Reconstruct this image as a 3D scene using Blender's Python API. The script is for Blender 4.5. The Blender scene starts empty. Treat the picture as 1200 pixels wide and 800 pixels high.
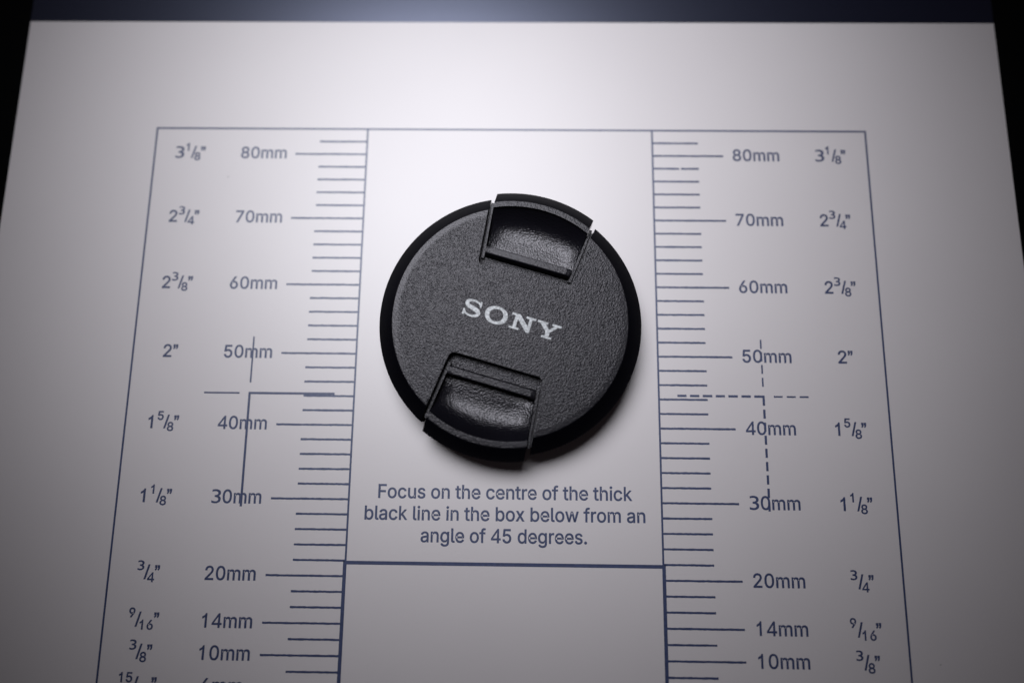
import bpy, bmesh, math, random
from mathutils import Vector, Matrix

random.seed(7)
SC = bpy.context.scene
COL = SC.collection
S = 0.001                      # everything below is written in millimetres

# ------------------------------------------------------------------ camera
cd = bpy.data.cameras.new('camera')
cd.sensor_fit = 'HORIZONTAL'
cd.sensor_width = 36.0
cd.lens = 22.443
cd.clip_start = 0.005
cd.clip_end = 20.0
cd.dof.use_dof = True
cd.dof.focus_distance = 0.1218
cd.dof.aperture_fstop = 4.0
cam = bpy.data.objects.new('camera', cd)
COL.objects.link(cam)
right = Vector((0.9998771, 0.0112978, -0.01086966))
down = Vector((0.00935242, -0.98627962, -0.16481823))
fwd = Vector((-0.0125826, 0.16469631, -0.98626406))
rot = Matrix((right, -down, -fwd)).transposed()
cam.matrix_world = Matrix.Translation(Vector((1.847, 52.452, 125.915)) * S) @ rot.to_4x4()
SC.camera = cam

# ------------------------------------------------------- light and exposure
W = bpy.data.worlds.new('World')
SC.world = W
W.use_nodes = True
W.node_tree.nodes['Background'].inputs['Color'].default_value = (1.0, 0.84, 0.90, 1)
W.node_tree.nodes['Background'].inputs['Strength'].default_value = 0.015

LAMP_POS = Vector((-36, 170, 196))
LAMP_AIM = Vector((-5, 109.5, 0))
ld = bpy.data.lights.new('desk_lamp_light', 'AREA')
ld.shape = 'DISK'
ld.size = 0.165
ld.spread = 0.93
ld.energy = 0.0925
ld.color = (0.912, 0.952, 1.0)
lamp = bpy.data.objects.new('desk_lamp_light', ld)
COL.objects.link(lamp)
lamp.location = LAMP_POS * S
lamp.rotation_euler = (LAMP_AIM - LAMP_POS).to_track_quat('-Z', 'Y').to_euler()

SC.view_settings.view_transform = 'Standard'
SC.view_settings.look = 'None'
SC.view_settings.exposure = 0.0
SC.view_settings.gamma = 1.0
SC.view_settings.use_curve_mapping = False


# ---------------------------------------------------------------- materials
class NT:
    def __init__(self, name):
        self.m = bpy.data.materials.new(name)
        self.m.use_nodes = True
        self.t = self.m.node_tree
        self.b = self.t.nodes['Principled BSDF']

    def n(self, kind, **kw):
        nd = self.t.nodes.new(kind)
        for k, v in kw.items():
            setattr(nd, k, v)
        return nd

    def l(self, a, b):
        self.t.links.new(a, b)

    def ramp(self, fac, stops):
        r = self.n('ShaderNodeValToRGB')
        while len(r.color_ramp.elements) < len(stops):
            r.color_ramp.elements.new(0.5)
        for e, (p, c) in zip(r.color_ramp.elements, stops):
            e.position = p
            e.color = (c[0], c[1], c[2], 1)
        self.l(fac, r.inputs['Fac'])
        return r.outputs['Color']


def paper_material():
    t = NT('satin_paper')
    tc = t.n('ShaderNodeTexCoord')
    n1 = t.n('ShaderNodeTexNoise')
    n1.inputs['Scale'].default_value = 28
    n1.inputs['Detail'].default_value = 5
    t.l(tc.outputs['Object'], n1.inputs['Vector'])
    c = t.ramp(n1.outputs['Fac'], [(0.3, (0.650, 0.590, 0.606)), (0.7, (0.672, 0.612, 0.626))])
    # sparse specks of dust and lint
    v = t.n('ShaderNodeTexVoronoi')
    v.inputs['Scale'].default_value = 72
    wn = t.n('ShaderNodeTexNoise')
    wn.inputs['Scale'].default_value = 900
    wn.inputs['Detail'].default_value = 1
    mixv = t.n('ShaderNodeMix', data_type='VECTOR')
    mixv.inputs['Factor'].default_value = 0.0007
    t.l(tc.outputs['Object'], mixv.inputs['A'])
    t.l(wn.outputs['Color'], mixv.inputs['B'])
    t.l(mixv.outputs['Result'], v.inputs['Vector'])
    lt = t.n('ShaderNodeMath', operation='LESS_THAN')
    lt.inputs[1].default_value = 0.012
    t.l(v.outputs['Distance'], lt.inputs[0])
    sp = t.n('ShaderNodeSeparateColor')
    t.l(v.outputs['Color'], sp.inputs['Color'])
    gt = t.n('ShaderNodeMath', operation='GREATER_THAN')
    gt.inputs[1].default_value = 0.66
    t.l(sp.outputs['Red'], gt.inputs[0])
    an = t.n('ShaderNodeMath', operation='MULTIPLY')
    t.l(lt.outputs[0], an.inputs[0])
    t.l(gt.outputs[0], an.inputs[1])
    am = t.n('ShaderNodeMath', operation='MULTIPLY')
    am.inputs[1].default_value = 0.55
    t.l(an.outputs[0], am.inputs[0])
    mx = t.n('ShaderNodeMix', data_type='RGBA')
    t.l(am.outputs[0], mx.inputs['Factor'])
    t.l(c, mx.inputs['A'])
    mx.inputs['B'].default_value = (0.16, 0.15, 0.16, 1)
    t.l(mx.outputs['Result'], t.b.inputs['Base Color'])
    t.b.inputs['Roughness'].default_value = PAPER_ROUGH
    t.b.inputs['Specular IOR Level'].default_value = PAPER_SPEC
    fine = t.n('ShaderNodeTexNoise')
    fine.inputs['Scale'].default_value = 1500
    fine.inputs['Detail'].default_value = 3
    t.l(tc.outputs['Object'], fine.inputs['Vector'])
    bp = t.n('ShaderNodeBump')
    bp.inputs['Strength'].default_value = 0.25
    bp.inputs['Distance'].default_value = 0.00003
    t.l(fine.outputs['Fac'], bp.inputs['Height'])
    t.l(bp.outputs['Normal'], t.b.inputs['Normal'])
    return t.m


def ink_material(name, col, var):
    t = NT(name)
    tc = t.n('ShaderNodeTexCoord')
    n1 = t.n('ShaderNodeTexNoise')
    n1.inputs['Scale'].default_value = 1800
    n1.inputs['Detail'].default_value = 3
    t.l(tc.outputs['Object'], n1.inputs['Vector'])
    c = t.ramp(n1.outputs['Fac'], [(0.3, [x * (1 - var) for x in col]), (0.7, [x * (1 + var) for x in col])])
    t.l(c, t.b.inputs['Base Color'])
    t.b.inputs['Roughness'].default_value = PAPER_ROUGH
    t.b.inputs['Specular IOR Level'].default_value = PAPER_SPEC
    return t.m


def plastic_material(name, col, rough, grain, ring=None, spec=0.5, var=0.15, vscale=120):
    """moulded black plastic; grain = depth (m) of the leather texture, ring = radius (mm) where it ends"""
    t = NT(name)
    tc = t.n('ShaderNodeTexCoord')
    n0 = t.n('ShaderNodeTexNoise')
    n0.inputs['Scale'].default_value = vscale
    t.l(tc.outputs['Object'], n0.inputs['Vector'])
    t.l(t.ramp(n0.outputs['Fac'], [(0.3, [x * (1 - var) for x in col]), (0.7, [x * (1 + var) for x in col])]), t.b.inputs['Base Color'])
    t.b.inputs['Roughness'].default_value = rough
    t.b.inputs['Specular IOR Level'].default_value = spec
    if grain:
        n1 = t.n('ShaderNodeTexNoise')
        n1.inputs['Scale'].default_value = GRAIN_SCALE
        n1.inputs['Detail'].default_value = 2.5
        n1.inputs['Roughness'].default_value = 0.55
        t.l(tc.outputs['Object'], n1.inputs['Vector'])
        v = t.n('ShaderNodeTexVoronoi', feature='SMOOTH_F1')
        v.inputs['Scale'].default_value = GRAIN_SCALE * 0.9
        v.inputs['Smoothness'].default_value = 0.5
        t.l(tc.outputs['Object'], v.inputs['Vector'])
        ad = t.n('ShaderNodeMath', operation='MULTIPLY_ADD')
        ad.inputs[1].default_value = 0.6
        t.l(v.outputs['Distance'], ad.inputs[0])
        t.l(n1.outputs['Fac'], ad.inputs[2])
        bp = t.n('ShaderNodeBump')
        bp.inputs['Strength'].default_value = 1.0
        bp.inputs['Distance'].default_value = grain
        t.l(ad.outputs[0], bp.inputs['Height'])
        if ring:
            ln = t.n('ShaderNodeVectorMath', operation='LENGTH')
            mu = t.n('ShaderNodeVectorMath', operation='MULTIPLY')
            mu.inputs[1].default_value = (1, 1, 0)
            t.l(tc.outputs['Object'], mu.inputs[0])
            t.l(mu.outputs['Vector'], ln.inputs[0])
            mr = t.n('ShaderNodeMapRange')
            mr.inputs['From Min'].default_value = (ring - 0.35) * S
            mr.inputs['From Max'].default_value = (ring + 0.15) * S
            mr.inputs['To Min'].default_value = 1.0
            mr.inputs['To Max'].default_value = 0.45
            t.l(ln.outputs['Value'], mr.inputs['Value'])
            t.l(mr.outputs['Result'], bp.inputs['Strength'])
        t.l(bp.outputs['Normal'], t.b.inputs['Normal'])
    return t.m


PAPER_ROUGH = 0.46
PAPER_SPEC = 0.75
GRAIN_SCALE = 3500
M_PAPER = paper_material()
M_INK = ink_material('chart_ink', (0.036, 0.049, 0.125), 0.2)
M_BAND = ink_material('navy_band_ink', (0.0012, 0.0018, 0.010), 0.15)
M_FACE = plastic_material('grained_black_plastic', (0.0045, 0.0042, 0.0065), 0.32, 0.00010, ring=21.4, spec=0.34)
M_CLIP = plastic_material('grained_clip_plastic', (0.0045, 0.0042, 0.0065), 0.225, 0.000075, spec=0.46)
M_TRIM = plastic_material('fine_grained_clip_edge', (0.0045, 0.0042, 0.0065), 0.33, 0.00006, spec=0.29)
M_RIM = plastic_material('smooth_black_plastic', (0.0016, 0.0016, 0.0032), 0.3, 0, spec=0.02)
for _m in (M_FACE, M_CLIP, M_TRIM):
    _m.node_tree.nodes['Principled BSDF'].inputs['Specular Tint'].default_value = (1.0, 0.945, 1.0, 1)
M_LOGO = plastic_material('silver_white_paint', (0.44, 0.44, 0.46), 0.45, 0.00008, var=0.4, vscale=2600)
_b = M_BAND.node_tree.nodes['Principled BSDF']
_b.inputs['IOR'].default_value = 2.1
_b.inputs['Specular IOR Level'].default_value = 0.53
_b.inputs['Specular Tint'].default_value = (0.70, 0.74, 1.0, 1)
_b.inputs['Roughness'].default_value = 0.31
M_TABLE = ink_material('black_cloth', (0.0012, 0.0012, 0.0014), 0.3)
M_TABLE.node_tree.nodes['Principled BSDF'].inputs['Specular IOR Level'].default_value = 0.05
M_TABLE.node_tree.nodes['Principled BSDF'].inputs['Roughness'].default_value = 0.9


# ------------------------------------------------------------------ helpers
def link_mesh(name, me, mat, parent=None):
    o = bpy.data.objects.new(name, me)
    COL.objects.link(o)
    for m in (mat if isinstance(mat, (list, tuple)) else [mat]):
        o.data.materials.append(m)
    if parent:
        o.parent = parent
    return o


def bm_obj(name, bm, mat, parent=None, sharp=None):
    bmesh.ops.recalc_face_normals(bm, faces=bm.faces)
    me = bpy.data.meshes.new(name)
    if sharp is not None:
        for f in bm.faces:
            f.smooth = abs(f.normal.z) < 0.9995
        for e in bm.edges:
            e.smooth = not (len(e.link_faces) == 2 and (e.calc_face_angle(0) > math.radians(sharp) or e.link_faces[0].material_index != e.link_faces[1].material_index))
    bm.to_mesh(me)
    bm.free()
    return link_mesh(name, me, mat, parent)


def thing(name, label, cat, loc=(0, 0, 0), rz=0):
    o = bpy.data.objects.new(name, None)
    o.empty_display_size = 0.01
    COL.objects.link(o)
    o.location = Vector(loc) * S
    o.rotation_euler = (0, 0, rz)
    o['label'] = label
    o['category'] = cat
    return o


def area(p):
    return sum(p[i - 1][0] * p[i][1] - p[i][0] * p[i - 1][1] for i in range(len(p))) / 2


def inside(q, p):
    r = False
    for i in range(len(p)):
        (x0, y0), (x1, y1) = p[i - 1], p[i]
        if (y0 > q[1]) != (y1 > q[1]) and q[0] < x0 + (q[1] - y0) * (x1 - x0) / (y1 - y0):
            r = not r
    return r


def spread(polys, d):
    """ink spread: outlines grown by d, holes shrunk by d"""
    out = []
    for p in polys:
        hole = any(o is not p and inside(p[0], o) for o in polys)
        if (area(p) > 0) == hole:
            p = p[::-1]                      # outlines anticlockwise, holes clockwise: outside is on the right
        q = []
        n = len(p)
        for i in range(n):
            (xa, ya), (xb, yb), (xc, yc) = p[i - 1], p[i], p[(i + 1) % n]
            ax, ay, bx, by = xb - xa, yb - ya, xc - xb, yc - yb
            la, lb = math.hypot(ax, ay) or 1, math.hypot(bx, by) or 1
            nx, ny = ay / la + by / lb, -ax / la - bx / lb
            k = nx * nx + ny * ny
            m = min(2.0 / max(k, 1e-6), 1.4)
            q.append((xb + nx * d * m, yb + ny * d * m))
        out.append(q)
    return out


def flat(name, polys, z, mat, parent, grow=0.0):
    """flat printed shape: closed outlines in mm, holes by the even-odd rule, as one mesh"""
    cu = bpy.data.curves.new(name, 'CURVE')
    cu.dimensions = '2D'
    cu.fill_mode = 'BOTH'
    for p in (spread(polys, grow) if grow else polys):
        sp = cu.splines.new('POLY')
        sp.points.add(len(p) - 1)
        for q, (x, y) in zip(sp.points, p):
            q.co = (x, y, 0, 1)
        sp.use_cyclic_u = True
    tmp = bpy.data.objects.new(name + '_outline', cu)
    COL.objects.link(tmp)
    dg = bpy.context.evaluated_depsgraph_get()
    me = bpy.data.meshes.new_from_object(tmp.evaluated_get(dg))
    bpy.data.objects.remove(tmp)
    bpy.data.curves.remove(cu)
    for v in me.vertices:
        v.co = (v.co.x * S, v.co.y * S, z * S)
    bm = bmesh.new()
    bm.from_mesh(me)
    for f in bm.faces:
        if f.normal.z < 0:
            f.normal_flip()
    bm.to_mesh(me)
    bm.free()
    me.name = name
    me.materials.clear()
    return link_mesh(name, me, mat, parent)


def rect(x0, y0, x1, y1):
    return [(x0, y0), (x1, y0), (x1, y1), (x0, y1)]


def rough_line(x0, x1, y, w):
    """a printed rule whose long edges wobble slightly, as the halftone does"""
    n = max(2, int(abs(x1 - x0) / 0.45))
    xs = [x0 + (x1 - x0) * i / n for i in range(n + 1)]
    j = lambda: random.uniform(-0.032, 0.032)
    return [(x, y - w / 2 + j()) for x in xs] + [(x, y + w / 2 + j()) for x in reversed(xs)]


# glyph outlines of a plain grotesque, advance and contours in 1/1000
G = {
    '0': (453, [[227,-7,191,-3,158,7,130,24,105,48,85,77,69,113,57,155,50,202,48,254,50,306,57,353,69,395,85,431,106,461,130,484,159,502,191,512,227,516,262,512,295,502,323,484,348,461,368,431,384,395,396,353,403,306,405,254,403,202,396,155,384,113,368,77,348,48,323,24,295,7,263,-3],[227,50,250,52,271,60,290,74,306,92,320,116,330,144,338,176,342,213,344,254,342,295,338,332,330,365,320,393,306,416,290,435,271,449,250,457,227,460,203,457,182,449,163,435,147,416,134,393,123,365,115,332,111,295,109,254,111,213,115,176,123,144,134,116,147,92,163,74,182,60,203,52]]),
    '1': (453, [[206,0,270,0,270,509,232,509,212,470,176,430,100,387,100,330,160,354,206,388]]),
    '2': (453, [[64,0,64,47,234,229,282,282,294,298,303,312,311,327,316,341,319,356,320,371,319,389,315,405,308,419,298,431,287,441,273,449,258,455,241,458,224,460,205,458,188,454,172,447,159,438,148,427,139,413,132,398,128,381,127,362,66,362,68,391,75,418,86,442,102,464,121,482,143,496,168,507,196,513,225,516,254,513,281,507,306,497,328,482,346,465,361,445,372,423,379,398,381,372,380,354,377,336,371,318,363,299,351,280,336,259,267,180,153,60,153,57,389,57,389,0]]),
    '3': (453, [[66,444,98,453,138,461,178,463,222,460,260,449,289,430,308,405,314,375,308,345,287,320,255,303,213,292,171,289,171,237,217,235,263,223,297,202,318,173,326,140,319,108,303,82,276,63,239,50,198,47,164,48,132,53,100,62,65,73,45,85,48,20,72,12,102,4,132,-1,162,-5,191,-7,263,1,322,22,369,53,397,95,407,145,404,175,393,203,374,227,346,248,301,270,343,294,367,313,383,332,393,358,395,388,386,432,361,466,319,493,263,511,193,517,144,514,101,507,66,497]]),
    '4': (453, [[282,0,343,0,343,105,413,105,413,160,343,160,343,509,293,509,40,160,40,105,282,105],[282,160,282,405,98,160]]),
    '5': (453, [[221,-7,192,-5,165,1,140,11,118,25,99,41,83,60,71,82,63,105,60,130,122,130,125,115,130,102,138,89,148,78,160,68,173,60,188,54,204,51,221,50,241,51,259,56,276,64,291,75,304,89,314,104,322,122,326,141,328,162,326,183,321,203,314,221,303,237,290,251,275,262,257,270,238,275,218,277,201,276,184,273,167,268,152,262,139,255,128,246,67,253,96,509,366,509,366,452,151,452,134,301,136,301,148,311,162,318,178,325,194,330,212,333,229,334,252,332,274,328,294,321,313,311,330,299,345,285,358,269,370,251,379,231,386,210,390,187,391,163,388,132,381,102,369,76,352,52,332,32,309,15,282,3,253,-4]]),
    '6': (453, [[226,-7,196,-4,168,3,142,15,119,31,100,51,84,74,73,101,66,130,64,162,65,187,71,212,80,239,93,268,112,302,137,340,252,509,322,509,151,261,145,261,151,270,157,279,165,288,174,295,184,302,196,307,208,311,221,313,235,314,265,312,291,305,316,295,337,280,355,262,370,240,380,215,387,187,389,157,387,127,379,98,368,73,352,50,333,30,310,14,284,3,257,-4],[226,48,245,50,263,55,279,63,293,73,304,86,314,101,322,119,326,137,327,157,326,178,322,196,314,213,304,228,293,241,279,251,263,259,245,264,226,265,207,264,190,259,174,252,160,241,148,229,138,214,131,197,126,179,125,158,126,138,131,119,138,102,148,86,160,73,174,63,190,55,207,50]]),
    '7': (453, [[97,0,321,452,62,452,62,509,391,509,391,449,165,0]]),
    '8': (453, [[226,-7,193,-5,163,1,136,11,111,25,91,42,74,62,62,84,54,109,52,135,53,156,58,176,65,195,75,212,87,228,101,241,117,252,134,260,153,265,153,267,129,276,109,289,93,308,80,330,73,354,70,380,73,405,79,429,90,450,106,469,124,485,146,498,170,508,197,514,226,516,255,514,282,508,306,498,328,485,346,469,361,450,373,429,379,405,382,380,379,354,372,330,359,308,343,289,323,276,300,267,300,265,319,260,335,252,351,241,365,228,377,212,387,195,395,176,399,156,401,135,398,109,391,84,378,62,362,42,341,25,317,11,289,1,259,-5],[226,49,248,50,267,54,285,60,300,69,313,79,323,91,331,106,335,121,337,139,335,157,330,173,322,189,312,202,298,213,283,223,265,230,247,234,226,235,206,234,187,230,169,223,154,213,140,202,130,189,122,173,117,157,115,139,117,121,121,106,129,91,139,79,152,69,167,60,185,54,205,50],[226,290,244,291,260,294,274,300,287,308,298,318,307,330,314,344,318,359,319,376,318,392,314,407,308,420,299,432,288,442,275,449,260,455,244,459,226,460,208,459,192,455,177,449,164,442,153,432,145,420,138,407,134,392,133,376,134,359,138,344,145,330,154,318,165,308,178,300,193,294,209,291]]),
    '9': (453, [[226,516,256,513,285,506,310,494,333,478,352,458,368,434,380,408,387,378,389,347,387,322,382,296,373,270,359,240,340,207,315,168,200,0,130,0,301,248,307,248,302,238,295,229,287,221,278,214,268,207,257,202,245,198,232,195,218,195,188,197,161,203,137,214,116,229,98,247,83,269,72,294,66,321,64,352,66,382,73,411,85,436,101,459,120,479,143,494,168,506,196,513],[226,460,207,459,190,454,174,446,160,435,148,423,138,407,131,390,127,372,125,352,127,331,131,313,138,295,148,280,160,268,174,257,190,250,207,245,226,243,245,245,263,249,279,257,293,267,305,280,314,295,322,312,326,330,327,350,326,371,322,390,314,407,305,422,293,435,279,446,263,454,245,459]]),
    'm': (610, [[53,0,53,379,112,379,112,295,108,295,114,314,122,331,132,346,144,358,158,368,172,376,187,382,203,385,219,386,245,383,268,375,287,361,303,342,314,320,321,295,312,295,318,312,326,329,337,343,350,356,364,366,381,375,398,381,417,385,437,386,458,385,478,380,497,372,514,361,529,346,541,328,550,307,555,283,557,255,557,0,496,0,496,254,493,279,485,298,473,313,456,323,438,329,419,330,402,329,387,326,374,320,363,312,353,302,345,290,340,277,336,263,335,247,335,0,274,0,274,260,272,280,265,297,253,311,238,322,220,328,199,330,185,329,171,326,158,320,145,312,135,302,126,289,119,274,115,257,114,238,114,0]]),
    '/': (249, [[235,533,71,-76,14,-76,178,533]]),
    '”': (300, [[52,318,82,509,151,509,98,318],[175,318,205,509,274,509,222,318]]),
    'F': (410, [[60,0,60,509,369,509,369,452,125,452,125,278,346,278,346,221,125,221,125,0]]),
    'o': (415, [[207,-8,174,-5,144,3,117,16,93,35,72,58,56,85,44,116,37,150,34,187,37,225,44,260,56,291,72,318,93,341,117,360,144,374,174,382,207,384,241,382,271,374,299,360,323,341,343,318,359,291,371,260,379,225,381,187,379,150,371,116,359,85,343,58,323,35,299,16,271,3,241,-5],[207,46,231,49,252,55,270,66,285,80,298,97,307,117,314,139,318,163,319,187,318,212,314,236,307,258,298,278,285,296,270,310,252,321,231,328,207,330,184,328,163,321,145,310,130,296,118,278,108,258,102,236,98,212,96,187,98,163,102,139,108,117,118,97,130,80,145,66,163,55,184,49]]),
    'c': (396, [[207,-8,174,-5,144,3,117,16,93,35,72,58,56,85,44,116,37,150,34,187,37,225,44,260,56,291,72,318,93,341,117,360,144,374,174,382,207,384,226,384,243,381,260,377,276,371,291,364,305,356,318,346,330,335,340,322,349,308,356,293,362,277,303,262,290,289,270,311,242,325,207,330,184,328,163,321,145,310,130,296,118,278,108,258,102,236,98,212,96,187,98,163,102,139,108,117,118,97,130,80,145,66,163,55,184,49,207,46,243,52,271,66,292,89,304,117,363,102,357,86,350,70,341,56,331,43,319,32,306,21,292,12,277,5,261,-1,244,-5,226,-7]]),
    'u': (410, [[182,-5,158,-3,135,2,115,11,97,23,82,39,69,59,60,82,54,109,53,139,53,379,114,379,114,144,116,117,124,94,137,75,154,61,175,53,200,50,218,51,234,55,249,62,263,71,274,83,283,97,290,113,295,132,296,153,296,379,357,379,357,0,298,0,298,92,307,92,294,60,277,35,257,17,234,5,209,-3]]),
    's': (365, [[182,-8,157,-7,133,-3,112,3,93,12,76,24,62,38,50,54,41,73,36,94,94,107,101,87,111,72,124,60,141,52,160,47,181,45,206,47,227,53,244,62,258,74,265,88,268,103,266,115,262,126,254,136,243,144,229,150,212,155,149,170,118,180,92,192,72,208,58,227,50,249,47,274,49,295,55,314,65,332,79,347,95,360,115,370,137,378,161,383,187,384,212,383,234,379,254,372,271,363,286,352,299,339,309,324,318,308,324,290,268,277,262,291,254,304,243,316,228,325,210,331,187,333,166,331,147,326,131,317,119,305,111,292,109,277,110,264,115,253,124,243,136,235,152,229,172,223,229,209,261,200,287,187,306,171,320,153,328,131,331,107,329,85,323,65,312,47,298,31,281,18,260,6,236,-2,210,-7]]),
    'n': (410, [[114,227,114,0,53,0,53,379,112,379,112,287,102,287,116,319,132,344,152,362,175,374,200,382,227,384,252,383,275,377,295,369,313,356,328,340,341,321,350,298,355,271,357,240,357,0,296,0,296,235,293,263,286,286,273,304,256,318,235,326,210,329,192,328,176,324,161,317,147,308,136,297,126,283,119,266,115,248]]),
    't': (227, [[65,471,126,471,126,379,204,379,204,327,126,327,126,98,127,83,130,70,136,61,144,55,156,51,170,50,185,51,202,54,213,2,192,-3,168,-4,138,-1,113,7,92,21,77,41,68,64,65,93,65,327,6,327,6,379,65,379]]),
    'h': (410, [[114,227,114,0,53,0,53,509,114,509,114,287,102,287,116,319,132,344,152,362,175,374,200,382,227,384,252,383,275,377,295,369,313,356,328,340,341,321,350,298,355,271,357,240,357,0,296,0,296,235,293,263,286,286,273,304,256,318,235,326,210,329,192,328,176,324,161,317,147,308,136,297,126,283,119,266,115,248]]),
    'e': (404, [[212,-8,177,-5,145,3,117,16,92,35,72,58,56,85,44,116,37,150,34,187,36,224,44,258,55,290,71,317,91,340,115,359,142,373,172,382,205,384,226,383,246,380,266,374,285,366,303,355,319,341,334,324,347,305,357,282,365,256,370,227,371,194,371,169,75,169,75,221,338,221,310,202,308,226,304,248,298,269,288,286,277,301,263,314,246,323,227,328,205,330,183,328,164,323,146,313,131,301,119,286,109,270,102,251,97,231,96,211,96,178,98,151,102,127,110,106,121,88,135,73,151,61,169,53,190,48,212,46,227,47,241,49,254,53,265,58,276,65,285,73,294,82,300,93,306,105,365,91,358,72,348,55,335,39,320,26,302,14,283,4,261,-3,237,-7]]),
    'r': (259, [[53,0,53,379,112,379,112,321,115,321,124,339,137,354,152,367,171,377,191,383,213,385,229,384,243,384,243,322,230,324,207,326,190,324,174,321,159,315,146,306,135,296,126,284,119,269,115,254,114,237,114,0]]),
    'f': (254, [[81,0,81,327,6,327,6,379,81,379,81,432,82,452,87,470,96,486,107,499,120,510,135,519,152,525,169,529,187,530,222,527,243,521,227,468,215,472,195,474,178,472,164,468,154,460,147,449,143,435,142,419,142,379,228,379,228,327,142,327,142,0]]),
    'i': (167, [[53,0,53,379,114,379,114,0],[84,443,73,444,63,448,54,455,47,463,43,472,41,483,43,494,47,504,54,512,63,518,73,522,84,524,95,522,105,518,114,512,121,504,125,494,126,483,125,472,121,463,114,455,105,448,95,444]]),
    'k': (381, [[53,0,114,0,114,145,150,181,296,0,372,0,193,226,350,379,271,379,114,222,114,509,53,509]]),
    'b': (424, [[229,-8,208,-7,189,-3,172,4,159,12,147,21,138,31,118,59,112,59,112,0,53,0,53,509,114,509,114,319,118,319,137,346,147,355,158,364,171,373,188,379,207,383,229,384,259,382,287,374,313,361,335,342,354,320,370,293,381,261,388,227,390,189,388,151,381,116,370,84,355,57,336,34,313,16,288,3,260,-6],[220,47,242,49,262,55,279,66,294,80,306,97,316,117,323,139,327,163,328,189,327,215,323,239,316,261,307,281,295,298,280,311,262,322,243,328,220,330,198,328,178,322,161,312,147,299,134,282,125,263,118,241,114,216,113,189,114,162,118,138,125,115,135,95,147,78,162,65,179,55,198,49]]),
    'l': (189, [[139,-2,112,0,91,8,74,20,62,37,55,59,53,84,53,509,114,509,114,99,114,83,117,71,120,62,126,57,135,53,146,52,160,53,170,54,181,3,162,-1]]),
    'a': (389, [[160,-9,137,-7,115,-3,94,5,76,15,60,29,48,45,38,63,32,84,30,108,32,128,36,146,43,161,53,174,64,184,78,193,92,200,108,206,125,211,178,220,234,227,247,229,257,231,265,235,271,240,274,246,276,255,276,257,275,272,272,285,267,297,260,307,251,315,240,322,227,327,212,330,196,331,178,330,163,327,149,322,137,316,127,309,118,301,110,292,104,283,100,274,41,291,51,313,64,331,79,346,95,358,114,368,133,375,153,380,173,383,194,384,239,379,255,375,271,369,286,360,300,350,312,336,322,320,330,301,335,278,337,251,337,0,277,0,277,52,272,52,252,25,242,16,229,8,215,1,199,-4,181,-7],[170,45,192,47,211,51,228,59,242,68,254,80,263,93,270,108,274,122,276,138,276,190,259,182,231,176,200,171,175,168,134,159,122,153,112,147,103,139,97,130,93,118,92,105,93,93,96,82,102,72,109,64,119,57,130,52,142,48,156,46]]),
    'x': (379, [[21,0,100,0,187,140,278,0,358,0,226,193,350,379,274,379,188,248,107,379,29,379,151,194]]),
    'w': (567, [[138,0,23,379,87,379,133,214,154,137,175,41,165,41,186,135,206,214,252,379,316,379,362,214,382,136,402,41,391,41,413,135,434,214,480,379,545,379,429,0,368,0,319,172,305,225,291,280,277,338,291,338,277,280,263,225,248,172,199,0]]),
    'g': (425, [[207,-151,180,-149,156,-146,134,-140,114,-132,97,-122,82,-110,70,-97,59,-84,51,-69,101,-41,122,-66,131,-74,142,-82,154,-88,169,-93,187,-96,207,-97,236,-95,261,-87,282,-75,298,-58,308,-34,311,-6,311,68,306,68,287,41,277,32,266,23,252,16,236,10,217,6,195,5,165,7,138,14,113,27,90,43,71,65,55,90,43,120,36,154,34,191,36,229,43,263,55,293,71,320,90,342,112,361,138,374,166,382,196,384,218,383,237,379,253,373,267,365,279,356,288,346,308,319,313,319,313,379,372,379,372,-9,370,-40,363,-67,350,-90,334,-109,314,-124,291,-136,265,-144,237,-149],[205,59,227,61,246,66,264,75,278,87,290,103,300,121,307,142,311,166,312,193,311,219,307,242,300,264,291,283,279,299,264,312,247,322,227,328,205,330,182,328,163,322,145,312,130,298,118,282,109,262,102,241,98,218,96,193,98,167,102,144,109,123,118,104,131,88,145,76,163,66,183,61]]),
    'd': (424, [[195,-8,165,-6,137,3,111,16,89,34,70,57,55,84,43,116,36,151,34,189,36,227,43,261,55,293,70,320,89,342,112,361,137,374,165,382,196,384,218,383,237,379,253,373,267,364,278,355,287,346,306,319,311,319,311,509,372,509,372,0,313,0,313,59,307,59,287,31,277,21,266,12,252,4,236,-3,217,-7],[205,47,226,49,246,55,263,65,278,78,290,95,299,115,306,138,310,162,312,189,310,216,306,241,300,263,290,282,278,299,263,312,246,322,227,328,205,330,182,328,162,322,145,311,130,298,118,281,108,261,102,239,98,215,96,189,98,163,102,139,109,117,118,97,130,80,145,66,162,55,182,49]]),
    '.': (188, [[95,-4,83,-3,73,1,63,9,55,18,51,29,50,41,51,53,55,64,63,73,73,81,83,85,95,87,107,85,118,81,128,73,135,64,140,53,141,41,140,29,135,18,128,9,118,1,107,-3]]),
    ' ': (187, []),
}
CAP = 509.0
GROW = 0.062                    # ink spread of the small type


def layout(s, x, y, h, sx=1.0):
    """outlines of string s, left edge of first advance at x, baseline y, digit height h; returns (polys, end x)"""
    k = h / CAP
    out = []
    for ch in s:
        adv, cs = G[ch]
        for c in cs:
            out.append([(x + c[i] * k * sx, y + c[i + 1] * k) for i in range(0, len(c), 2)])
        x += adv * k * sx
    return out, x


def shift(polys, dx):
    return [[(x + dx, y) for x, y in p] for p in polys]


def extent(polys):
    xs = [x for p in polys for x, y in p]
    return min(xs), max(xs)


def line_text(s, xa, xb, y, h):
    """a line of text whose ink spans xa..xb"""
    p, _ = layout(s, 0, y, h)
    a, b = extent(p)
    sx = (xb - xa) / (b - a)
    p, _ = layout(s, 0, y, h, sx)
    return shift(p, xa - extent(p)[0])


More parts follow.
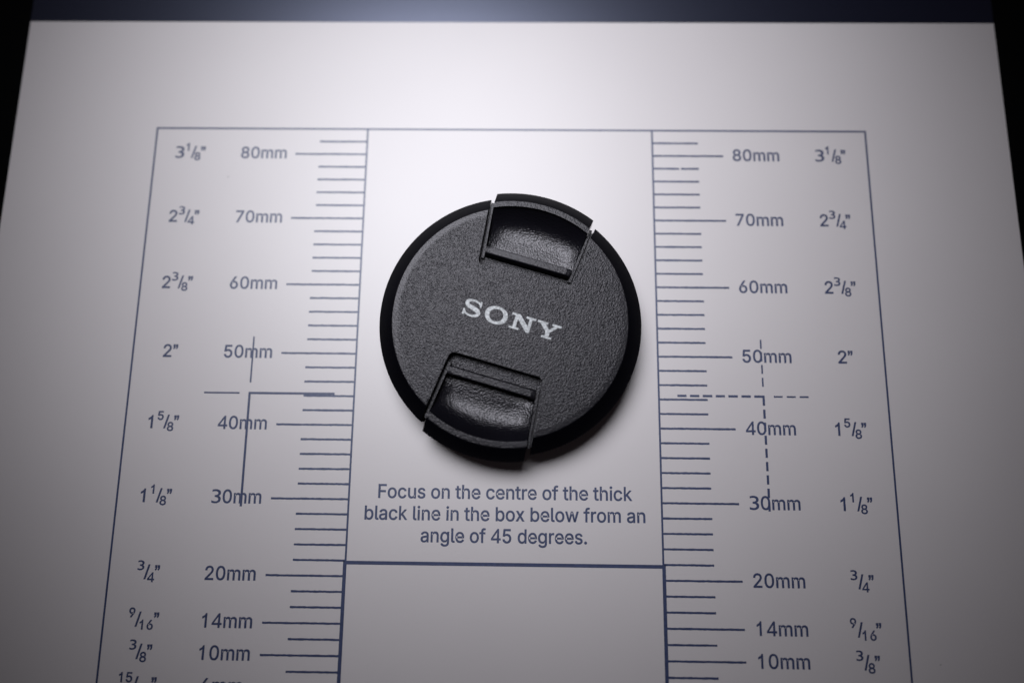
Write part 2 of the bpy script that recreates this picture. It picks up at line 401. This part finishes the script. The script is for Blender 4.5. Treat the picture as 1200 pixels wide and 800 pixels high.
def fraction(whole, num, den, cx, y):
    out = []
    x = 0.0
    if whole:
        p, x = layout(whole, 0, y, 2.48)
        out += p
    if num:
        p, x = layout(num, x - 0.12, y + 1.62, 1.66)
        out += p
        x += 0.02
        out.append([(x, y - 0.02), (x + 0.25, y - 0.02), (x + 0.95, y + 2.58), (x + 0.70, y + 2.58)])
        p, x = layout(den, x + 0.55, y - 0.52, 1.68)
        out += p
        x -= 0.12
    # inch mark
    for q in (0.06, 0.58):
        out.append([(x + q + px, y + py) for px, py in ((0, 2.1), (0.13, 2.1), (0.12, 1.92), (0.0, 1.74), (0.10, 1.60), (0.29, 1.82), (0.33, 2.1), (0.33, 2.47), (0, 2.47))])
    a, b = extent(out)
    return shift(out, cx - (a + b) / 2)


# ------------------------------------------------------------- the surface
bm = bmesh.new()
bmesh.ops.create_grid(bm, x_segments=4, y_segments=4, size=1.5)
for v in bm.verts:
    v.co.z = -0.6 * S
tbl = bm_obj('table_surface', bm, M_TABLE)
tbl['kind'] = 'structure'

# --------------------------------------------------------------- the chart
XL, XR = -106.55, 103.55
YB, YT, YBAND = -70.0, 168.0, 143.95
chart = thing('test_chart', 'white satin printed measuring chart with navy band, lying flat under the round black cap', 'printed chart', (0, 0, 0))
bm = bmesh.new()
bmesh.ops.create_cube(bm, size=1.0)
for v in bm.verts:
    v.co = Vector(((XL + XR) / 2 + v.co.x * (XR - XL), (YB + YT) / 2 + v.co.y * (YT - YB), -0.28 + v.co.z * 0.56)) * S
sheet = bm_obj('sheet', bm, M_PAPER, chart)
flat('header_band', [[(XL, YBAND - 0.1), (XR, YBAND + 0.1), (XR, YT), (XL, YT)]], 0.02, M_BAND, chart)

CL, CR = -30.85, 29.25         # the two scale lines
FL, FR, FT = -75.82, 73.95, 118.82
YK = 31.1                      # top of the thick box
w = 0.38
border = [rect(FL - w / 2, FT - w / 2, FR + w / 2, FT + w / 2),
          rect(FL - w / 2, YB + 6, FL + w / 2, FT - w / 2),
          rect(FR - w / 2, YB + 6, FR + w / 2, FT - w / 2),
          rect(CL - w / 2, YK, CL + w / 2, FT - w / 2),
          rect(CR - w / 2, YK, CR + w / 2, FT - w / 2)]
flat('ruled_border', border, 0.02, M_INK, chart)
k = 0.68
flat('focus_box', [rect(CL - 0.45, YK - k, CR + 0.45, YK),
                   rect(CL - 0.45, YB + 6, CL - 0.45 + k, YK - k),
                   rect(CR + 0.45 - k, YB + 6, CR + 0.45, YK - k)], 0.02, M_INK, chart)

STEP = 2.8284 / 2
MAJOR = (80, 70, 60, 50, 40, 30, 20, 14, 10, 6)
for side in (-1, 1):
    ticks = []
    for mm in range(82, -1, -2):
        y = mm * STEP
        ln = (14.95 if mm in MAJOR else 9.95) if side < 0 else (14.65 if mm in MAJOR else 9.45)
        x0 = (CL - w / 2) if side < 0 else (CR + w / 2)
        if mm <= 20:
            x0 = (CL - 0.45) if side < 0 else (CR + 0.45)
        xe = (CL - 0.1 - ln) if side < 0 else (CR + 0.1 + ln)
        if side > 0 and mm == 78:                       # this rule is broken in the print
            ticks.append(rough_line(x0, 34.72, y, 0.40))
            ticks.append(rough_line(35.12, xe, y, 0.40))
        else:
            ticks.append(rough_line(min(x0, xe), max(x0, xe), y, 0.40))
    flat('tick_scale', ticks, 0.02, M_INK, chart)

INCH = {80: ('3', '1', '8'), 70: ('2', '3', '4'), 60: ('2', '3', '8'), 50: ('2', '', ''), 40: ('1', '5', '8'),
        30: ('1', '1', '8'), 20: ('', '3', '4'), 14: ('', '9', '16'), 10: ('', '3', '8'), 6: ('', '15', '64')}
for cx, ix in ((-52.6, -68.25), (50.82, 66.3)):
    for mm, fr in INCH.items():
        y = mm * STEP - 0.98
        s = '%dmm' % mm
        if mm >= 10:
            a, b = (cx - 4.78, cx + 4.78)
            if s[0] == '1':
                a += 0.2
        else:
            a, b = (cx - 3.85, cx + 3.85)
        flat('millimetre_label', line_text(s, a, b, y, 2.48), 0.028, M_INK, chart, GROW)
        flat('inch_label', fraction(*fr, ix, y), 0.028, M_INK, chart, GROW)

txt = (line_text('Focus on the centre of the thick', -25.15, 23.6, 42.8, 2.52)
       + line_text('black line in the box below from an', -27.6, 26.0, 38.74, 2.52)
       + line_text('angle of 45 degrees.', -16.7, 14.85, 34.7, 2.52))
flat('instruction_text', txt, 0.028, M_INK, chart, GROW)

# registration marks: one solid, one dashed, printed over the labels
t1, t2 = 0.32, 0.45
x, y = -51.64, 62.66
mark = flat('corner_mark', [rect(x - t1 / 2, 64.73, x + t1 / 2, 74.0),
                     rect(-60.72, y - t1 / 2, -53.66, y + t1 / 2),
                     rect(x - t2 / 2, y - t2 / 2, -34.73, y + t2 / 2),
                     rect(x - t2 / 2, 40.85, x + t2 / 2, y - t2 / 2)], 0.036, M_INK, chart)
mark['label'] = 'solid corner mark'
x, y = 49.73, 62.98
d = []
for a, b in ((32.87, 34.67), (35.35, 37.18), (37.84, 39.72), (40.4, 42.18), (42.85, 44.72), (45.41, 47.25)):
    d.append(rect(a, y - t2 / 2, b, y + t2 / 2))
d.append(rect(47.91, y - t2 / 2, x + t2 / 2, y + t2 / 2))
for a, b in ((51.74, 53.45), (54.28, 56.03), (56.78, 58.53)):
    d.append(rect(a, y - t1 / 2, b, y + t1 / 2))
for a, b in ((74.29, 72.44), (71.8, 69.95), (69.24, 67.46), (66.69, 64.92)):
    d.append(rect(x - t1 / 2, b, x + t1 / 2, a))
d.append(rect(x - t2 / 2, 61.22, x + t2 / 2, y - t2 / 2))
yy = 60.45
while yy > 41.5:
    d.append(rect(x - t2 / 2, yy - 1.75, x + t2 / 2, yy))
    yy -= 2.51
mark = flat('corner_mark', d, 0.036, M_INK, chart)
mark['label'] = 'dashed corner mark'

# ------------------------------------------------------------ the lens cap
cap = thing('lens_cap', 'round black lens cap with two pinch clips and silver lettering, lying on the chart', 'lens cap',
            (-0.054, 75.75, 3.06), math.radians(-15.9))
cap.scale = (0.9748, 0.9748, 1.0)
FACE = 7.2


def lathe(profile, seg=256):
    bm = bmesh.new()
    rings = []
    for r, z in profile:
        if r == 0:
            rings.append([bm.verts.new((0, 0, z * S))])
        else:
            rings.append([bm.verts.new((r * S * math.cos(2 * math.pi * i / seg), r * S * math.sin(2 * math.pi * i / seg), z * S)) for i in range(seg)])
    for a, b in zip(rings, rings[1:]):
        for i in range(seg):
            j = (i + 1) % seg
            if len(a) == 1:
                bm.faces.new((a[0], b[i], b[j]))
            elif len(b) == 1:
                bm.faces.new((a[i], b[0], a[j]))
            else:
                bm.faces.new((a[i], b[i], b[j], a[j]))
    return bm


def prism(poly, z0, z1):
    bm = bmesh.new()
    lo = [bm.verts.new((x * S, y * S, z0 * S)) for x, y in poly]
    hi = [bm.verts.new((x * S, y * S, z1 * S)) for x, y in poly]
    n = len(poly)
    bm.faces.new(lo[::-1])
    bm.faces.new(hi)
    for i in range(n):
        bm.faces.new((lo[i], lo[(i + 1) % n], hi[(i + 1) % n], hi[i]))
    return bm


def half(v):                       # half width of a pocket at distance v from the centre
    return 9.25 + (v - 8.9) * 0.105


def chalf(v):                      # half width of a clip
    return 8.50 + (v - 12.0) * 0.118


def round_inner(v0, hw, v1, hw1, r, n=7):
    """outline from the far left corner round the inner edge at v0 to the far right corner"""
    pts = [(hw1, v1), (-hw1, v1)]
    for i in range(n + 1):
        a = math.pi + (math.pi / 2) * i / n
        pts.append((-hw + r + r * math.cos(a), v0 + r + r * math.sin(a)))
    for i in range(n + 1):
        a = 1.5 * math.pi + (math.pi / 2) * i / n
        pts.append((hw - r + r * math.cos(a), v0 + r + r * math.sin(a)))
    return pts


body_profile = [(0, FACE), (21.2, FACE), (21.5, FACE - 0.01), (22.36, FACE - 0.05), (22.46, FACE - 0.12),
                (25.3, 4.52), (25.4, 4.38), (25.2, 0.9), (25.0, 0.65), (24.4, 0.5), (24.2, 0.3), (24.2, -3.0), (0, -3.0)]
body = bm_obj('cap_body', lathe(body_profile), M_FACE, None)
cutters = []


def add_cutter(poly, z0, z1):
    for sgn in (1, -1):
        c = bm_obj('cutter', prism([(x * sgn, y * sgn) for x, y in poly], z0, z1), M_FACE)
        cutters.append(c)


FLOOR = 4.9
add_cutter(round_inner(8.75, half(8.75), 30, half(30), 1.25), FLOOR, 12)
add_cutter(round_inner(11.15, chalf(11.15) + 0.22, 29, chalf(29) + 0.22, 0.3, 3), 1.9, 12.5)
arc = []
for i in range(25):
    a = math.radians(64 + 52 * i / 24)
    arc.append((24.1 * math.cos(a), 24.1 * math.sin(a)))
lo_x = half(22.2) - 0.12
arc = [p for p in arc if abs(p[0]) < lo_x]
notch = [(half(28.5), 28.5)] + [(half(22.0), math.sqrt(24.1 ** 2 - half(22.0) ** 2))] + arc + [(-half(22.0), math.sqrt(24.1 ** 2 - half(22.0) ** 2))] + [(-half(28.5), 28.5)]
add_cutter(notch, -0.4, 13)
for c in cutters:
    md = body.modifiers.new('cut', 'BOOLEAN')
    md.operation = 'DIFFERENCE'
    md.solver = 'EXACT'
    md.object = c
dg = bpy.context.evaluated_depsgraph_get()
me = bpy.data.meshes.new_from_object(body.evaluated_get(dg))
for c in cutters:
    bpy.data.objects.remove(c)
bpy.data.objects.remove(body)
bm = bmesh.new()
bm.from_mesh(me)
bmesh.ops.remove_doubles(bm, verts=bm.verts, dist=0.004 * S)
bmesh.ops.dissolve_degenerate(bm, edges=bm.edges, dist=0.003 * S)
# break the moulded edges of the pockets slightly
ed = []
for e in bm.edges:
    if len(e.link_faces) == 2 and e.calc_face_angle(0) > math.radians(50):
        m = (e.verts[0].co + e.verts[1].co) / 2
        if abs(m.z - FACE * S) < 0.02 * S and abs(m.y) < 22 * S and abs(m.x) < 11 * S:
            ed.append(e)
try:
    bmesh.ops.bevel(bm, geom=ed, offset=0.14 * S, segments=2, profile=0.5, affect='EDGES', clamp_overlap=True)
except Exception:
    pass
for f in bm.faces:
    c = f.calc_center_median()
    r = math.hypot(c.x, c.y)
    f.material_index = 1 if r > 22.42 * S and f.normal.z < 0.97 or c.z < 2.5 * S else 0
body = bm_obj('cap_body', bm, [M_FACE, M_RIM], cap, sharp=24)


def make_clip():
    NS = 56
    ss = [-1 + 2 * i / NS for i in range(NS + 1)]
    b = 0.118
    a0 = 8.50 - 12.0 * b

    def vr(s, r):                  # distance v on the ray s where the radius is r
        A = 1 + (s * b) ** 2
        B = 2 * s * s * a0 * b
        Cc = (s * a0) ** 2 - r * r
        return (-B + math.sqrt(B * B - 4 * A * Cc)) / (2 * A)

    # slope of the finger dish from the grip bar (0) to the outer rim (1)
    knots = [(0.0, -0.03), (0.25, -0.11), (0.42, 0.0), (0.58, 0.22), (0.72, 0.52), (0.85, 0.85), (1.0, 1.2)]

    def slope(f):
        for (fa, sa), (fb, sb) in zip(knots, knots[1:]):
            if f <= fb:
                u = (f - fa) / (fb - fa)
                return sa + (sb - sa) * u
        return knots[-1][1]
    NF = 36
    zs = [0.0]
    for i in range(NF):
        zs.append(zs[-1] + slope((i + 0.5) / NF) * 9.7 / NF)
    zs = [6.55 + (z - zs[-1]) for z in zs]

    def path(s):
        out = []
        v0 = 12.95
        v1 = vr(s, 22.72)
        for i in range(NF + 1):
            f = i / NF
            z = zs[i] + 0.9 * abs(s) ** 5 * math.sin(math.pi * f) ** 0.8
            out.append((v0 + (v1 - v0) * f, z, 0))
        RT = 7.0
        for r, z in ((22.73, 6.92), (22.80, 6.99), (22.95, RT), (23.80, RT - 0.01), (23.95, RT - 0.09)):
            out.append((vr(s, r), z, 0))
        for r, z in ((24.02, RT - 0.22), (26.4, 4.62), (26.5, 4.45), (26.3, 0.8), (26.1, 0.55)):
            out.append((vr(s, r), z, 1))
        for r, z in ((24.35, 0.55), (24.35, 2.0)):
            out.append((vr(s, r), z, 1))
        out.append((v0, 2.0, 1))
        return out

    bm = bmesh.new()
    cols = []
    for s in ss:
        cols.append([(bm.verts.new((s * (a0 + b * v) * S, v * S, z * S)), m) for v, z, m in path(s)])
    n = len(cols[0])
    for c, d in zip(cols, cols[1:]):
        for i in range(n):
            j = (i + 1) % n
            f = bm.faces.new((c[i][0], c[j][0], d[j][0], d[i][0]))
            f.material_index = 1 if (c[j][1] and i > NF) else (2 if i >= NF else 0)
    for c in (cols[0], cols[-1]):
        f = bm.faces.new([q[0] for q in c])
        f.material_index = 0
    bmesh.ops.triangulate(bm, faces=[f for f in bm.faces if len(f.verts) > 4])
    me = bm_obj('release_clip', bm, [M_CLIP, M_RIM, M_TRIM], cap, sharp=18)
    # the raised grip bar along the inner edge
    bm = bmesh.new()
    prof = [(11.40, 2.0), (11.38, 6.80), (11.50, 6.95), (11.66, 7.0), (12.75, 6.98), (12.88, 6.93), (12.93, 6.80), (12.93, 2.0)]
    rows = []
    N = 20
    for i in range(N + 1):
        s = -1 + 2 * i / N
        end = 1 - max(0, (abs(s) - 0.965) / 0.035)
        rows.append([bm.verts.new((s * chalf(v) * S, v * S, (z - (0.18 * (1 - end) if z > 5 else 0)) * S)) for v, z in prof])
    for c, d in zip(rows, rows[1:]):
        for i in range(len(prof)):
            j = (i + 1) % len(prof)
            bm.faces.new((c[i], c[j], d[j], d[i]))
    bm.faces.new(rows[0])
    bm.faces.new(rows[-1])
    bm_obj('grip_bar', bm, M_TRIM, me, sharp=40)
    return me


def make_rail(side):
    prof = [(10.7, 0), (12, 0), (16, 0), (20, 0), (22.0, 0)]
    bm = bmesh.new()
    rows = []
    for v, _ in prof:
        a, b = chalf(v) + 0.10, half(v) - 0.34
        rows.append([bm.verts.new((side * x * S, v * S, z * S)) for x, z in ((a, 3.2), (a, 5.6), (a + 0.06, 5.67), (b - 0.06, 5.67), (b, 5.6), (b, 3.2))])
    for c, d in zip(rows, rows[1:]):
        for i in range(6):
            j = (i + 1) % 6
            bm.faces.new((c[i], c[j], d[j], d[i]))
    bm.faces.new(rows[0])
    bm.faces.new(rows[-1])
    return bm_obj('guide_rail', bm, M_TRIM, cap, sharp=30)


for side in (-1, 1):
    r = make_rail(side)
    r2 = r.copy()
    COL.objects.link(r2)
    r2.parent = cap
    r2.rotation_euler = (0, 0, math.pi)

clip = make_clip()
other = clip.copy()
COL.objects.link(other)
other.parent = cap
other.rotation_euler = (0, 0, math.pi)
for ch in clip.children:
    c = ch.copy()
    COL.objects.link(c)
    c.parent = other

# lettering printed on the face: slab capitals
LZ = FACE + 0.02
letters = []


def ring(cx, cy, rx, ry, n=48, p=2.0):
    out = []
    for i in range(n):
        a = 2 * math.pi * i / n
        ca, sa = math.cos(a), math.sin(a)
        out.append((cx + rx * math.copysign(abs(ca) ** (2 / p), ca), cy + ry * math.copysign(abs(sa) ** (2 / p), sa)))
    return out


def catmull(pts, n=8):
    out = []
    P = [pts[0]] + pts + [pts[-1]]
    for i in range(1, len(P) - 2):
        for j in range(n):
            t = j / n
            out.append(tuple(0.5 * ((2 * P[i][k]) + (-P[i - 1][k] + P[i + 1][k]) * t + (2 * P[i - 1][k] - 5 * P[i][k] + 4 * P[i + 1][k] - P[i + 2][k]) * t * t
                                    + (-P[i - 1][k] + 3 * P[i][k] - 3 * P[i + 1][k] + P[i + 2][k]) * t ** 3) for k in range(3)))
    out.append(pts[-1])
    return out


# S: a centre line with its width at each point, serifs set a hair above
sl = catmull([(3.22, 2.30, 0.30), (2.80, 2.80, 0.36), (1.85, 3.02, 0.40), (0.85, 2.80, 0.58), (0.58, 2.30, 0.74), (1.05, 1.85, 0.80),
              (1.95, 1.58, 0.84), (2.85, 1.28, 0.80), (3.22, 0.80, 0.72), (2.85, 0.28, 0.56), (1.85, 0.08, 0.40), (0.90, 0.28, 0.36), (0.42, 0.86, 0.30)])
lft, rgt = [], []
for i, (x, y, wd) in enumerate(sl):
    x0, y0, _ = sl[max(0, i - 1)]
    x1, y1, _ = sl[min(len(sl) - 1, i + 1)]
    dx, dy = x1 - x0, y1 - y0
    ln = math.hypot(dx, dy)
    nx, ny = -dy / ln, dx / ln
    lft.append((x + nx * wd / 2, y + ny * wd / 2))
    rgt.append((x - nx * wd / 2, y - ny * wd / 2))
S_poly = lft + rgt[::-1]
S_ser = [[(3.02, 3.18), (3.40, 3.18), (3.46, 2.02), (3.12, 2.02)], [(0.22, 1.10), (0.56, 1.10), (0.60, -0.08), (0.20, -0.08)]]
O_polys = [ring(2.22, 1.54, 2.22, 1.72, p=2.15), ring(2.22, 1.54, 1.34, 1.20, p=2.1)]
N_poly = [(0, 0), (1.95, 0), (1.95, 0.40), (1.32, 0.40), (1.32, 2.05), (3.45, -0.02), (4.05, -0.02), (4.05, 2.62), (4.70, 2.62), (4.70, 3.02),
          (2.80, 3.02), (2.80, 2.62), (3.45, 2.62), (3.45, 1.20), (1.55, 3.02), (0.0, 3.02), (0.0, 2.62), (0.70, 2.62), (0.70, 0.40), (0, 0.40)]
Y_poly = [(1.35, 0), (3.35, 0), (3.35, 0.40), (2.76, 0.40), (2.76, 1.25), (4.05, 2.62), (4.65, 2.62), (4.65, 3.02), (2.85, 3.02), (2.85, 2.62),
          (3.35, 2.62), (2.50, 1.70), (1.62, 2.62), (2.0, 2.62), (2.0, 3.02), (0, 3.02), (0, 2.62), (0.52, 2.62), (1.94, 1.20), (1.94, 0.40), (1.35, 0.40)]


def letter(name, polys, ox, oy, z=LZ):
    t = math.radians(-0.5)
    c, s = math.cos(t), math.sin(t)
    return flat(name, [[(c * (x + ox) - s * (y + oy), s * (x + ox) + c * (y + oy)) for x, y in p] for p in polys], z, M_LOGO, cap)


BASE = -1.38
s_o = letter('printed_letter', [S_poly], -9.35, BASE)
ser = letter('letter_serif', S_ser, -9.35, BASE, LZ + 0.006)
ser.parent = s_o
letter('printed_letter', O_polys, -4.98, BASE)
letter('printed_letter', [N_poly], 0.08, BASE)
letter('printed_letter', [Y_poly], 5.12, BASE)
